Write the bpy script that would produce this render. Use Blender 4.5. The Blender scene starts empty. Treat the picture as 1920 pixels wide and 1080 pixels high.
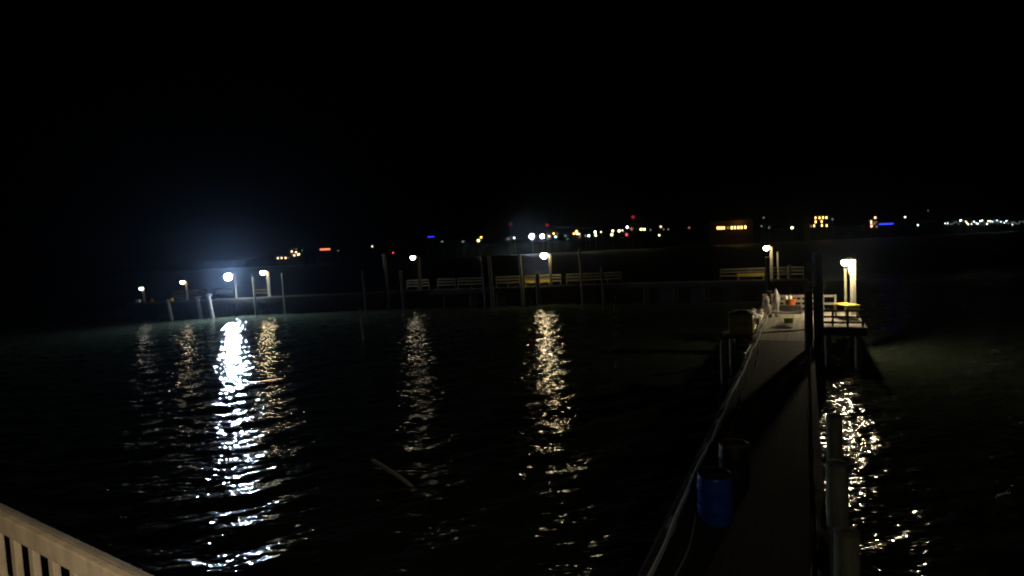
import bpy, bmesh, math, random
from mathutils import Matrix, Vector
import numpy as np

S = bpy.context.scene
COL = S.collection
rnd = random.Random(7)

# ------------------------------------------------------------------ camera
cd = bpy.data.cameras.new('camera')
cam = bpy.data.objects.new('camera', cd)
COL.objects.link(cam)
S.camera = cam
cd.sensor_width = 36.0
cd.lens = 1150.0 / 1920.0 * 36.0
cd.clip_start = 0.05
cd.clip_end = 6000.0
R3 = [[0.9989, 0.04695, -0.0], [-0.00305, 0.06494, -0.99788], [-0.04685, 0.99678, 0.06501]]
mw = Matrix(R3).to_4x4()
mw.translation = Vector((0.0, 0.0, 7.2))
cam.matrix_world = mw

# ------------------------------------------------------------------ night sky
W = bpy.data.worlds.new('World')
S.world = W
W.use_nodes = True
wn = W.node_tree.nodes
wl = W.node_tree.links
bg = wn['Background']
sky = wn.new('ShaderNodeTexSky')
sky.sky_type = 'NISHITA'
sky.sun_disc = False
sky.sun_elevation = math.radians(-6.0)
sky.sun_rotation = math.radians(200.0)
wl.new(sky.outputs[0], bg.inputs[0])
bg.inputs[1].default_value = 0.0015

S.view_settings.view_transform = 'Standard'
S.view_settings.look = 'None'
S.view_settings.exposure = 0.0
S.view_settings.gamma = 1.0
S.cycles.filter_width = 2.1
S.cycles.max_bounces = 6
S.cycles.sample_clamp_indirect = 4.0
S.cycles.use_light_tree = True

# ------------------------------------------------------------------ materials
MATS = {}

def pmat(name, col, rough=0.7, var=0.25, scale=6.0, stretch=(1, 1, 1), bump=0.0, metal=0.0, col2=None, spec=0.5):
    """Principled material whose colour is broken up by procedural noise."""
    m = bpy.data.materials.new(name)
    m.use_nodes = True
    n = m.node_tree.nodes
    l = m.node_tree.links
    b = n['Principled BSDF']
    tc = n.new('ShaderNodeTexCoord')
    mp = n.new('ShaderNodeMapping')
    mp.inputs['Scale'].default_value = stretch
    nz = n.new('ShaderNodeTexNoise')
    nz.inputs['Scale'].default_value = scale
    nz.inputs['Detail'].default_value = 5.0
    nz.inputs['Roughness'].default_value = 0.65
    rp = n.new('ShaderNodeValToRGB')
    c2 = col2 if col2 else tuple(min(1.0, c * (1 + var)) for c in col)
    c1 = tuple(c * (1 - var) for c in col)
    rp.color_ramp.elements[0].position = 0.3
    rp.color_ramp.elements[1].position = 0.7
    rp.color_ramp.elements[0].color = (*c1, 1)
    rp.color_ramp.elements[1].color = (*c2, 1)
    l.new(tc.outputs['Object'], mp.inputs[0])
    l.new(mp.outputs[0], nz.inputs['Vector'])
    l.new(nz.outputs['Fac'], rp.inputs[0])
    l.new(rp.outputs[0], b.inputs['Base Color'])
    b.inputs['Roughness'].default_value = rough
    b.inputs['Metallic'].default_value = metal
    b.inputs['Specular IOR Level'].default_value = spec
    if bump:
        bp = n.new('ShaderNodeBump')
        bp.inputs['Strength'].default_value = bump
        bp.inputs['Distance'].default_value = 0.02
        l.new(nz.outputs['Fac'], bp.inputs['Height'])
        l.new(bp.outputs[0], b.inputs['Normal'])
    MATS[name] = m
    return m

def emat(name, col, strength, sample=True):
    m = bpy.data.materials.new(name)
    m.use_nodes = True
    b = m.node_tree.nodes['Principled BSDF']
    b.inputs['Base Color'].default_value = (0.0, 0.0, 0.0, 1)
    b.inputs['Specular IOR Level'].default_value = 0.0
    b.inputs['Emission Color'].default_value = (*col, 1)
    b.inputs['Emission Strength'].default_value = strength
    m.cycles.emission_sampling = 'AUTO' if sample else 'NONE'
    MATS[name] = m
    return m

def plank_mat(name, col, plank, axis_rot=0.0):
    """Weathered deck boards: brick texture rows as planks, grain noise and stains."""
    m = pmat(name, col, 0.85, 0.35, 2.0)
    n = m.node_tree.nodes
    l = m.node_tree.links
    b = n['Principled BSDF']
    tc = n.new('ShaderNodeTexCoord')
    mp = n.new('ShaderNodeMapping')
    mp.inputs['Rotation'].default_value = (0, 0, axis_rot)
    br = n.new('ShaderNodeTexBrick')
    br.offset = 0.37
    br.inputs['Scale'].default_value = 1.0
    br.inputs['Brick Width'].default_value = 4.2
    br.inputs['Row Height'].default_value = plank
    br.inputs['Mortar Size'].default_value = 0.008
    br.inputs['Color1'].default_value = (1, 1, 1, 1)
    br.inputs['Color2'].default_value = (0.62, 0.6, 0.57, 1)
    br.inputs['Mortar'].default_value = (0.08, 0.08, 0.08, 1)
    mx = n.new('ShaderNodeMixRGB')
    mx.blend_type = 'MULTIPLY'
    mx.inputs[0].default_value = 1.0
    ramp = [x for x in n if x.type == 'VALTORGB'][0]
    l.new(tc.outputs['Object'], mp.inputs[0])
    l.new(mp.outputs[0], br.inputs['Vector'])
    l.new(ramp.outputs[0], mx.inputs[1])
    l.new(br.outputs['Color'], mx.inputs[2])
    l.new(mx.outputs[0], b.inputs['Base Color'])
    bp = n.new('ShaderNodeBump')
    bp.inputs['Strength'].default_value = 0.5
    bp.inputs['Distance'].default_value = 0.01
    l.new(br.outputs['Color'], bp.inputs['Height'])
    l.new(bp.outputs[0], b.inputs['Normal'])
    return m

plank_mat('unlit_planks', (0.05, 0.046, 0.04), 0.14, math.radians(90))  # walkway boards: darkness beyond the lamp's reach put into the colour
plank_mat('lit_planks', (0.42, 0.375, 0.31), 0.14, math.radians(90))  # same boards in a paler colour that carries the lamplight on the head
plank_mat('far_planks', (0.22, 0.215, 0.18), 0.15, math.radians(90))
pmat('old_wood', (0.15, 0.13, 0.11), 0.85, 0.4, 5, (1, 1, 0.25), 0.4)
pmat('grey_wood', (0.30, 0.28, 0.25), 0.85, 0.35, 5, (1, 1, 0.25), 0.3)
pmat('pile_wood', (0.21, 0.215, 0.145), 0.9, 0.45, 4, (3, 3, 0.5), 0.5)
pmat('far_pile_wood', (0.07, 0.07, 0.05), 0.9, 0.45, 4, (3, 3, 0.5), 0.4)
pmat('far_rail_wood', (0.11, 0.105, 0.075), 0.85, 0.35, 5, (1, 1, 0.25), 0.3)
pmat('head_wood', (0.30, 0.25, 0.21), 0.85, 0.35, 5, (1, 1, 0.25), 0.3)
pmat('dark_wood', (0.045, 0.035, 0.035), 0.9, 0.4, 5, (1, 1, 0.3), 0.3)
pmat('cap_wood', (0.40, 0.36, 0.29), 0.8, 0.3, 8, (1, 1, 1), 0.2)
pmat('white_paint', (0.60, 0.55, 0.46), 0.6, 0.22, 9, (1, 1, 0.6), 0.25)
pmat('post_paint', (0.36, 0.33, 0.26), 0.6, 0.15, 3, (1, 1, 0.3), 0.1)
pmat('shaded_paint', (0.30, 0.30, 0.29), 0.6, 0.25, 6, (1, 1, 1), 0.1)
pmat('pvc', (0.62, 0.61, 0.56), 0.45, 0.15, 5)
pmat('rope', (0.38, 0.36, 0.31), 0.9, 0.3, 40, (1, 1, 1), 0.5)
pmat('black_rubber', (0.025, 0.025, 0.025), 0.6, 0.3, 8)
pmat('blue_plastic', (0.015, 0.085, 0.5), 0.38, 0.2, 7)
pmat('blue_lid', (0.012, 0.02, 0.06), 0.5, 0.3, 9)
pmat('dark_plastic', (0.012, 0.012, 0.012), 0.5, 0.3, 7)
pmat('yellow_rim', (0.12, 0.095, 0.01), 0.5, 0.25, 7)
pmat('yellow_paint', (0.82, 0.64, 0.06), 0.5, 0.15, 7)
pmat('yellow_dull', (0.35, 0.26, 0.03), 0.5, 0.2, 7)
pmat('yellow_tote', (0.5, 0.41, 0.03), 0.5, 0.25, 7)
pmat('green_tote', (0.22, 0.33, 0.04), 0.5, 0.25, 7)
pmat('orange_plastic', (0.65, 0.17, 0.03), 0.5, 0.2, 7)
pmat('white_plastic', (0.85, 0.84, 0.80), 0.5, 0.12, 7)
pmat('tarp', (0.5, 0.46, 0.41), 0.7, 0.25, 8, (1, 1, 0.5), 0.6)
pmat('grey_tarp', (0.16, 0.16, 0.15), 0.7, 0.3, 5, (1, 1, 1), 0.4)
pmat('steel', (0.45, 0.46, 0.44), 0.45, 0.2, 8, (1, 1, 1), 0.0, 0.7)
pmat('dull_steel', (0.25, 0.28, 0.23), 0.55, 0.3, 8, (1, 1, 1), 0.0, 0.3)
pmat('trap_wire', (0.42, 0.28, 0.19), 0.6, 0.3, 9)
pmat('sign_grey', (0.34, 0.34, 0.36), 0.6, 0.15, 8)
pmat('sign_dark', (0.12, 0.12, 0.13), 0.6, 0.2, 8)
pmat('sign_ink', (0.03, 0.03, 0.03), 0.7, 0.2, 8)
pmat('dark_wall', (0.05, 0.045, 0.04), 0.9, 0.3, 0.3)
pmat('tan_wall', (0.28, 0.20, 0.12), 0.9, 0.2, 0.3)
pmat('dark_roof', (0.03, 0.03, 0.032), 0.9, 0.3, 0.5)
pmat('hill', (0.012, 0.014, 0.010), 1.0, 0.5, 0.02, spec=0.0)

# ------------------------------------------------------------------ mesh helpers
class MB:
    def __init__(self):
        self.bm = bmesh.new()
        self.mats = []
        self.cur = 0

    def use(self, name):
        if name not in self.mats:
            self.mats.append(name)
        self.cur = self.mats.index(name)
        return self

    def _paint(self, faces):
        for f in faces:
            f.material_index = self.cur

    def box(self, c, s, rz=0.0, bevel=0.0, M=None):
        r = bmesh.ops.create_cube(self.bm, size=1.0)
        vs = r['verts']
        T = Matrix.Translation(c) @ Matrix.Rotation(rz, 4, 'Z')
        if M is not None:
            T = Matrix.Translation(c) @ M
        T = T @ Matrix.Diagonal((s[0], s[1], s[2], 1))
        bmesh.ops.transform(self.bm, matrix=T, verts=vs)
        fs = set(f for v in vs for f in v.link_faces)
        if bevel:
            es = list(set(e for v in vs for e in v.link_edges))
            rb = bmesh.ops.bevel(self.bm, geom=es, offset=bevel, segments=2, affect='EDGES', profile=0.6)
            fs = set(f for f in fs if f.is_valid) | set(rb['faces'])
        self._paint(fs)
        return self

    def cone(self, p0, p1, r0, r1, seg=14):
        p0 = Vector(p0); p1 = Vector(p1)
        d = p1 - p0
        r = bmesh.ops.create_cone(self.bm, cap_ends=True, segments=seg, radius1=r0, radius2=r1, depth=d.length)
        q = Vector((0, 0, 1)).rotation_difference(d.normalized()).to_matrix().to_4x4()
        bmesh.ops.transform(self.bm, matrix=Matrix.Translation((p0 + p1) / 2) @ q, verts=r['verts'])
        self._paint(set(f for v in r['verts'] for f in v.link_faces))
        return self

    def ball(self, c, r, sub=2, sc=(1, 1, 1)):
        q = bmesh.ops.create_icosphere(self.bm, subdivisions=sub, radius=r)
        bmesh.ops.transform(self.bm, matrix=Matrix.Translation(c) @ Matrix.Diagonal((*sc, 1)), verts=q['verts'])
        self._paint(set(f for v in q['verts'] for f in v.link_faces))
        return self

    def tube(self, pts, r, seg=8):
        pts = [Vector(p) for p in pts]
        rings = []
        up0 = None
        for i, p in enumerate(pts):
            a = pts[max(0, i - 1)]; b = pts[min(len(pts) - 1, i + 1)]
            t = (b - a).normalized()
            up = Vector((0, 0, 1)) if abs(t.z) < 0.9 else Vector((1, 0, 0))
            s = t.cross(up).normalized()
            u = s.cross(t)
            rr = r[i] if isinstance(r, (list, tuple)) else r
            rings.append([self.bm.verts.new(p + rr * (math.cos(k * 2 * math.pi / seg) * s + math.sin(k * 2 * math.pi / seg) * u)) for k in range(seg)])
        fs = []
        for A, B in zip(rings, rings[1:]):
            for k in range(seg):
                fs.append(self.bm.faces.new((A[k], A[(k + 1) % seg], B[(k + 1) % seg], B[k])))
        fs.append(self.bm.faces.new(rings[0][::-1]))
        fs.append(self.bm.faces.new(rings[-1]))
        self._paint(fs)
        return self

    def lathe(self, prof, seg=28, c=(0, 0, 0)):
        rings = []
        for (r, z) in prof:
            rings.append([self.bm.verts.new((c[0] + r * math.cos(k * 2 * math.pi / seg), c[1] + r * math.sin(k * 2 * math.pi / seg), c[2] + z)) for k in range(seg)])
        fs = []
        for A, B in zip(rings, rings[1:]):
            for k in range(seg):
                fs.append(self.bm.faces.new((A[k], A[(k + 1) % seg], B[(k + 1) % seg], B[k])))
        fs.append(self.bm.faces.new(rings[0][::-1]))
        fs.append(self.bm.faces.new(rings[-1]))
        self._paint(fs)
        return self

    def build(self, name, parent=None, smooth=False):
        bmesh.ops.recalc_face_normals(self.bm, faces=self.bm.faces[:])
        me = bpy.data.meshes.new(name)
        self.bm.to_mesh(me)
        self.bm.free()
        for m in self.mats:
            me.materials.append(MATS[m])
        if smooth:
            for p in me.polygons:
                p.use_smooth = True
            try:
                me.set_sharp_from_angle(angle=math.radians(40))
            except Exception:
                pass
        o = bpy.data.objects.new(name, me)
        COL.objects.link(o)
        if parent is not None:
            o.parent = parent
        return o

def tag(o, label=None, cat=None, group=None, kind=None):
    if label: o['label'] = label
    if cat: o['category'] = cat
    if group: o['group'] = group
    if kind: o['kind'] = kind
    return o

def thing(name, label, cat, loc=(0, 0, 0), rz=0.0, group=None):
    o = bpy.data.objects.new(name, None)
    o.empty_display_size = 0.2
    COL.objects.link(o)
    o.location = loc
    o.rotation_euler = (0, 0, rz)
    return tag(o, label, cat, group)

def copy_tree(o, parent=None):
    c = o.copy()
    COL.objects.link(c)
    if parent is not None:
        c.parent = parent
    for ch in list(o.children):
        copy_tree(ch, c)
    return c

# near pier frame: u runs out along the pier, v to its right
HEAD = math.radians(25.7)
PRZ = -HEAD                                  # local +Y is u, local +X is v
def P(u, v, z=0.0):
    return (u * math.sin(HEAD) + v * math.cos(HEAD), u * math.cos(HEAD) - v * math.sin(HEAD), z)
def UV(p):
    return (p[0] * math.sin(HEAD) + p[1] * math.cos(HEAD), p[0] * math.cos(HEAD) - p[1] * math.sin(HEAD))
DZ = 2.2                                     # height of the decks above the water

# ------------------------------------------------------------------ water
def make_water():
    def axis(lo, hi, step, far_lo, far_hi):
        a = list(np.arange(lo, hi + 1e-6, step))
        d, x = step, hi
        while x < far_hi:
            d = min(d * 1.35, 400.0); x += d; a.append(x)
        d, x = step, lo
        b = []
        while x > far_lo:
            d = min(d * 1.35, 400.0); x -= d; b.append(x)
        return np.array(b[::-1] + a)
    xs = axis(-76.0, 72.0, 0.125, -3500, 3500)
    ys = axis(6.0, 86.0, 0.125, -300, 4000)
    X, Y = np.meshgrid(xs, ys)
    Z = np.zeros_like(X)
    g = np.random.default_rng(3)
    main = math.radians(-63)                 # travel direction of the chop
    lam = np.exp(g.uniform(math.log(0.45), math.log(3.6), 72))
    for L in lam:
        th = main + g.normal(0, 0.55)
        k = 2 * math.pi / L
        slope = 0.0128 * (1.2 if L < 1.6 else 0.8)
        A = slope * math.sqrt(2) / k
        ph = k * (math.cos(th) * X + math.sin(th) * Y) + g.uniform(0, 6.28)
        gust = 1.0 if L > 2.0 else 1.0 + 0.30 * np.sin(X * g.uniform(0.15, 0.4) + g.uniform(0, 6)) * np.sin(Y * g.uniform(0.15, 0.45) + g.uniform(0, 6))
        Z += A * gust * np.sin(ph)
    fade = np.clip((X + 76) / 6, 0, 1) * np.clip((72 - X) / 6, 0, 1) * np.clip((Y - 6) / 3, 0, 1) * np.clip((86 - Y) / 5, 0, 1)
    Z *= fade
    ny, nx = X.shape
    co = np.stack([X, Y, Z], -1).reshape(-1, 3).astype(np.float32)
    idx = np.arange(ny * nx).reshape(ny, nx)
    q = np.stack([idx[:-1, :-1], idx[:-1, 1:], idx[1:, 1:], idx[1:, :-1]], -1).reshape(-1, 4).astype(np.int32)
    me = bpy.data.meshes.new('water')
    me.vertices.add(len(co)); me.vertices.foreach_set('co', co.ravel())
    me.loops.add(q.size); me.loops.foreach_set('vertex_index', q.ravel())
    me.polygons.add(len(q))
    me.polygons.foreach_set('loop_start', np.arange(0, q.size, 4, dtype=np.int32))
    me.polygons.foreach_set('loop_total', np.full(len(q), 4, dtype=np.int32))
    me.polygons.foreach_set('use_smooth', np.ones(len(q), dtype=bool))
    me.update(); me.validate()
    m = bpy.data.materials.new('harbour_water')
    m.use_nodes = True
    n = m.node_tree.nodes; l = m.node_tree.links
    b = n['Principled BSDF']
    b.inputs['Base Color'].default_value = (0.036, 0.046, 0.031, 1)
    b.inputs['Roughness'].default_value = 0.06
    b.inputs['IOR'].default_value = 1.333
    tc = n.new('ShaderNodeTexCoord')
    mp = n.new('ShaderNodeMapping')
    mp.inputs['Rotation'].default_value = (0, 0, math.radians(-27))
    mp.inputs['Scale'].default_value = (0.55, 1.0, 1.0)
    n1 = n.new('ShaderNodeTexNoise')
    n1.inputs['Scale'].default_value = 3.6
    n1.inputs['Detail'].default_value = 1.6
    bp = n.new('ShaderNodeBump')
    bp.inputs['Strength'].default_value = 1.0
    bp.inputs['Distance'].default_value = 0.083
    # far out the ripples are too small to resolve: they only roughen the sheet
    sx = n.new('ShaderNodeSeparateXYZ')
    mr = n.new('ShaderNodeMapRange')
    mr.inputs['From Min'].default_value = 76.0
    mr.inputs['From Max'].default_value = 110.0
    mr.inputs['To Min'].default_value = 0.075
    mr.inputs['To Max'].default_value = 0.5
    l.new(tc.outputs['Object'], sx.inputs[0])
    ax = n.new('ShaderNodeMath'); ax.operation = 'ABSOLUTE'
    ad = n.new('ShaderNodeMath'); ad.operation = 'ADD'; ad.inputs[1].default_value = 12.0
    mxn = n.new('ShaderNodeMath'); mxn.operation = 'MAXIMUM'
    l.new(sx.outputs['X'], ax.inputs[0])
    l.new(ax.outputs[0], ad.inputs[0])
    l.new(sx.outputs['Y'], mxn.inputs[0])
    l.new(ad.outputs[0], mxn.inputs[1])
    l.new(mxn.outputs[0], mr.inputs['Value'])
    l.new(mr.outputs[0], b.inputs['Roughness'])
    l.new(tc.outputs['Object'], mp.inputs[0])
    l.new(mp.outputs[0], n1.inputs['Vector'])
    l.new(n1.outputs['Fac'], bp.inputs['Height'])
    l.new(bp.outputs[0], b.inputs['Normal'])
    me.materials.append(m)
    o = bpy.data.objects.new('water', me)
    COL.objects.link(o)
    tag(o, kind='structure')
make_water()

# ------------------------------------------------------------------ far shore hills
def make_hills():
    g = np.random.default_rng(11)
    na, nr = 220, 14
    az = np.linspace(math.radians(-52), math.radians(52), na)
    prof = np.zeros(na)
    for f, a in ((3, 5.0), (7, 3.0), (15, 1.8), (31, 1.0), (67, 0.8)):
        prof += a * np.sin(f * az + g.uniform(0, 6.28))
    prof = 12 + prof
    vs, fs = [], []
    for j in range(nr):
        t = j / (nr - 1)
        for i in range(na):
            r = (655 + 6 * math.sin(az[i] * 9) + 320 * t) / math.cos(az[i])
            h = prof[i] * min(1.0, (t * 6)) * (1 - 0.2 * t) + g.normal(0, 0.5) * (t > 0)
            if j == 0:
                h = -1.0
            vs.append((r * math.sin(az[i]), r * math.cos(az[i]), h))
    for j in range(nr - 1):
        for i in range(na - 1):
            a = j * na + i
            fs.append((a, a + 1, a + na + 1, a + na))
    me = bpy.data.meshes.new('hills')
    me.from_pydata(vs, [], fs)
    me.materials.append(MATS['hill'])
    o = bpy.data.objects.new('hills', me)
    COL.objects.link(o)
    tag(o, kind='structure')
make_hills()

# ------------------------------------------------------------------ near pier
U0, U1 = 5.0, 32.0                            # walkway, then the wider head
HU0, HU1, HV0, HV1 = 31.7, 44.8, -2.45, 2.75
EXT = 36.8                                   # the head widens to the right from here on
pier = thing('wooden_pier', 'long dark plank pier running out from the bottom of the picture to a lit head', 'pier', P(0, 0, DZ), PRZ)
mb = MB().use('unlit_planks')
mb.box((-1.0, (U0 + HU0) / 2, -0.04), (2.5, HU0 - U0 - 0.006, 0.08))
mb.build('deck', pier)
mb = MB().use('lit_planks')
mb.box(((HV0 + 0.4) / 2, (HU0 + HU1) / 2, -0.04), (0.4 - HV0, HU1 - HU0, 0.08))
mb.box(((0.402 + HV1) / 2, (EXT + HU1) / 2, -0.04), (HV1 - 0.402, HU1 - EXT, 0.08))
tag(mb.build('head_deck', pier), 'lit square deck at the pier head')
mb = MB().use('dark_wood')
for v in (-2.1, -1.0, 0.1):
    mb.box((v, (U0 + HU1) / 2, -0.24), (0.2, HU1 - U0 - 0.4, 0.3))
for u in np.arange(6, 44, 3.0):
    mb.box((-1.0, u, -0.56), (2.5, 0.25, 0.3))
mb.build('substructure', pier)
mb = MB().use('dark_wood')
mb.box(((0.46 + HV1) / 2, EXT - 0.06, -0.26), (HV1 - 0.46, 0.1, 0.42))
mb.box((HV1 + 0.055, (EXT + HU1) / 2, -0.26), (0.1, HU1 - EXT, 0.42))
mb.box((0.455, (HU0 + EXT) / 2 - 0.06, -0.26), (0.1, EXT - HU0, 0.42))
mb.build('fascia', pier)
for u in np.arange(6.5, 42, 3.0):
    for v in (-2.0, 0.0):
        MB().use('pile_wood').cone((v, u, -4.2), (v, u, -0.1), 0.16, 0.15, 12).build('support_pile', pier, True)
mb = MB().use('dark_wood')
mb.box((-3.25, 33.6, -0.06), (1.55, 1.9, 0.1))  # unlit platform, its shade put into the dark wood colour
mb.build('side_platform', pier)
for v in (-3.8, 1.0, 2.45):
    for u in ((32.0, 36.0) if v < 0 else (37.2, 43.0)):
        MB().use('pile_wood').cone((v, u, -4.2), (v, u, -0.1), 0.17, 0.16, 12).build('support_pile', pier, True)
# timber kerbs along both edges
for v, lab in ((-2.2, 'left edge timber kerb'), (0.17, 'right edge timber kerb')):
    mb = MB().use('old_wood')
    mb.box((v, (U0 + HU0) / 2, 0.08), (0.16, HU0 - U0 - 0.5, 0.15), bevel=0.015)
    mb.build('kerb', pier)

# pipe rail on blocks along the left edge
rl = thing('pipe_rail', 'pale pipe rail on timber blocks along the left edge of the dark pier', 'railing', P(0, 0, DZ), PRZ)
pts = []
for u in np.arange(6.2, 38.6, 0.4):
    pts.append((-2.03 + 0.02 * math.sin(u * 0.9) + 0.012 * math.sin(u * 2.3), u, 0.37 + 0.012 * math.sin(u * 1.7)))
MB().use('pvc').tube(pts, 0.034, 8).build('pipe', rl, True)
for u in np.arange(8.0, 38, 2.05):
    mb = MB().use('cap_wood')
    mb.box((-2.09, u, 0.243), (0.11, 0.42, 0.17), bevel=0.01)
    mb.build('block', rl)
    mb = MB().use('old_wood')
    mb.box((-2.16, u + 0.1, -0.05), (0.04, 0.09, 0.42))
    mb.build('bracket', rl)
# hose lying beside it
hp = []
for u in np.arange(6.2, 30.0, 0.35):
    hp.append((*P(u, -1.86 + 0.05 * math.sin(u * 0.8) + 0.03 * math.sin(u * 2.1), 0)[:2], DZ + 0.022))
tag(MB().use('rope').tube(hp, 0.019, 7).build('hose', None, True), 'thin pale hose lying on the deck beside the pipe rail', 'hose')
hp = []
for u in np.arange(6.0, 29.5, 0.35):
    hp.append((*P(u, 0.03 + 0.03 * math.sin(u * 0.55) + 0.015 * math.sin(u * 1.9), 0)[:2], DZ + 0.021))
tag(MB().use('rope').tube(hp, 0.017, 7).build('rope', None, True), 'thin pale line running along the right edge of the pier deck', 'rope')

# drums
def drum(name, label, cat, loc, body, lid, lid_name):
    t = thing(name, label, cat, loc, rnd.uniform(0, 6))
    prof = [(0.262, 0.0), (0.28, 0.02), (0.288, 0.06), (0.290, 0.22), (0.300, 0.25), (0.300, 0.29), (0.290, 0.32),
            (0.290, 0.56), (0.300, 0.59), (0.300, 0.63), (0.290, 0.66), (0.286, 0.80), (0.272, 0.845), (0.268, 0.85)]
    MB().use(body).lathe(prof, 36).build('body', t, True)
    prof = [(0.27, 0.852), (0.289, 0.853), (0.292, 0.87), (0.289, 0.893), (0.268, 0.895), (0.262, 0.878), (0.05, 0.874)]
    MB().use(lid).lathe(prof, 36).build(lid_name, t, True)
    return t
d = drum('barrel', 'blue plastic barrel with a dark lid standing on the left side of the pier', 'barrel', P(11.02, -1.52, DZ), 'blue_plastic', 'blue_lid', 'lid')
MB().use('blue_lid').cone((0.15, 0.02, 0.872), (0.15, 0.02, 0.9), 0.035, 0.03, 12).build('bung', d)
MB().use('blue_lid').cone((-0.15, -0.03, 0.872), (-0.15, -0.03, 0.9), 0.03, 0.026, 12).build('bung', d)
drum('bin', 'black round bin with a yellow rim just behind the blue barrel', 'bin', P(12.75, -1.36, DZ), 'dark_plastic', 'yellow_rim', 'rim')

# pilings beside the right edge
def piling(label, base, top, r, lean=(0, 0), mat='pile_wood', group=None, cap=None, name='piling', cat='piling'):
    t = thing(name, label, cat, (base[0], base[1], -1.6), 0, group)
    h = top + 1.6
    n = 9
    pts = [(lean[0] * k / n, lean[1] * k / n, h * k / n) for k in range(n + 1)]
    rr = [r * (1.06 - 0.1 * k / n + rnd.uniform(-0.015, 0.015)) for k in range(n + 1)]
    MB().use(mat).tube(pts, rr, 18).build('shaft', t, True)
    mb = MB().use(cap or 'old_wood')
    mb.lathe([(r * 0.95, 0.0), (r * 0.95, 0.03), (r * 0.8, 0.05), (r * 0.1, 0.06)], 18, (lean[0], lean[1], h + 0.001))
    mb.build('top', t, True)
    return t
G = 'pilings along the right edge of the near pier'
piling('nearest thick piling at the right pier edge, cut off by the picture bottom', P(8.95, 0.44), 3.2, 0.165, (0.02, 0.05), group=G)
piling('thick piling between the nearest piling and the slim one on the pier right edge', P(10.75, 0.44), 3.52, 0.165, (-0.03, 0.05), group=G)
piling('slim piling silhouetted against the lamp glitter right of the pier', P(13.7, 0.48), 3.5, 0.15, (0.0, 0.03), group=G)
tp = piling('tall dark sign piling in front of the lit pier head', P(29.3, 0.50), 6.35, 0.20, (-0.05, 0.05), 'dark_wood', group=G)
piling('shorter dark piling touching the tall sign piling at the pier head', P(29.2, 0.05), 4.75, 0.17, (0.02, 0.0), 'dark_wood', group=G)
# signs on the tall piling
def sign(label, c, w, h, face, rows):
    t = thing('sign', label, 'sign', c, PRZ)
    MB().use(face).box((0, 0, 0), (w, 0.025, h), bevel=0.004).build('panel', t)
    mb = MB().use('sign_ink')
    for k in range(rows):
        mb.box((rnd.uniform(-0.02, 0.02) * w, -0.0145, h * (0.32 - 0.62 * k / max(1, rows - 1))), (w * rnd.uniform(0.55, 0.8), 0.003, h * 0.09))
    return t, mb
t, mb = sign('small dark square sign high on the left of the tall piling', (12.66, 25.90, 5.82), 0.36, 0.36, 'sign_dark', 0); mb.bm.free()
MB().use('dark_wood').box((0.2, 0.03, 0), (0.4, 0.05, 0.06)).build('bracket', t)
t, mb = sign('small pale box sign left of the tall piling below the dark sign', (12.46, 25.90, 4.93), 0.2, 0.33, 'sign_grey', 0); mb.bm.free()
MB().use('dark_wood').box((0.25, 0.05, 0), (0.5, 0.06, 0.05)).build('bracket', t)

# railing across the front right of the head
def railing(name, label, x0, x1, y, z, heights, bh, post_every, mat, loc, rz, post_h, group=None, bt=0.04, post=(0.1, 0.1), front=-1):
    t = thing(name, label, 'railing', loc, rz, group)
    L = x1 - x0
    nposts = max(2, int(round(L / post_every)) + 1)
    for k in range(nposts):
        x = x0 + post[0] / 2 + (L - post[0]) * k / (nposts - 1)
        MB().use(mat).box((x, y, z + post_h / 2), (post[0], post[1], post_h), bevel=0.008).build('post', t)
    for h in heights:
        MB().use(mat).box(((x0 + x1) / 2, y + front * (post[1] / 2 + bt / 2 + 0.002), z + h), (L, bt, bh)).build('rail', t)
    return t
railing('railing', 'dark three rail timber railing in front of the lit deck right of the tall piling', 0.5, 2.7, EXT + 0.08, 0, (0.22, 0.52, 0.84), 0.11, 0.8, 'dark_wood', P(0, 0, DZ), PRZ, 0.92)
railing('railing', 'brown board railing across the back of the lit pier head', -2.4, 0.75, 44.0, 0, (0.35, 0.68, 1.0), 0.16, 1.2, 'head_wood', P(0, 0, DZ), PRZ, 1.08)
railing('railing', 'short railing at the right of the back of the lit pier head', 0.9, 1.7, 44.0, 0, (0.5, 1.0), 0.12, 0.7, 'grey_wood', P(0, 0, DZ), PRZ, 1.08)

# ------------------------------------------------------------------ lamps
emat('warm_glow', (1.0, 0.80, 0.44), 85.0)
emat('warm_glow_faint', (1.0, 0.84, 0.58), 24.0)
emat('warm_glow_soft', (0.95, 0.92, 0.80), 6.0)
emat('near_glow', (1.0, 0.84, 0.54), 680.0)
emat('white_glow', (0.94, 0.97, 1.0), 200.0)
emat('flood_glow', (0.66, 0.82, 1.0), 3200.0)

def lamp_post(label, base, head, pole_w, bulb, group, br=0.17, mat='post_paint', hood=True):
    """square timber post with a short arm, a hood and a glowing globe; base and head are world points"""
    t = thing('lamp_post', label, 'lamp post', base, 0, group)
    hx, hy, hz = head[0] - base[0], head[1] - base[1], head[2] - base[2]
    top = hz + 0.12
    MB().use(mat).box((0, 0, top / 2), (pole_w, pole_w, top), bevel=0.01).build('post', t)
    arm = [(0, 0, top - 0.05), (hx * 0.25, hy * 0.25, top + 0.10), (hx * 0.7, hy * 0.7, top + 0.14), (hx, hy, top + 0.08), (hx, hy, hz + br * 0.9)]
    MB().use('black_rubber').tube(arm, 0.028, 8).build('arm', t, True)
    hd = MB().use('black_rubber').lathe([(0.05, br * 1.02), (br * 0.5, br * 0.95), (br * 0.9, br * 0.62), (br * 0.95, br * 0.55), (br * 0.6, br * 0.86)], 20, (hx, hy, hz)).build('hood', t, True)
    MB().use(bulb).ball((hx, hy, hz), br, 2, (1, 1, 0.9)).build('globe', t, True)
    return t

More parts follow.
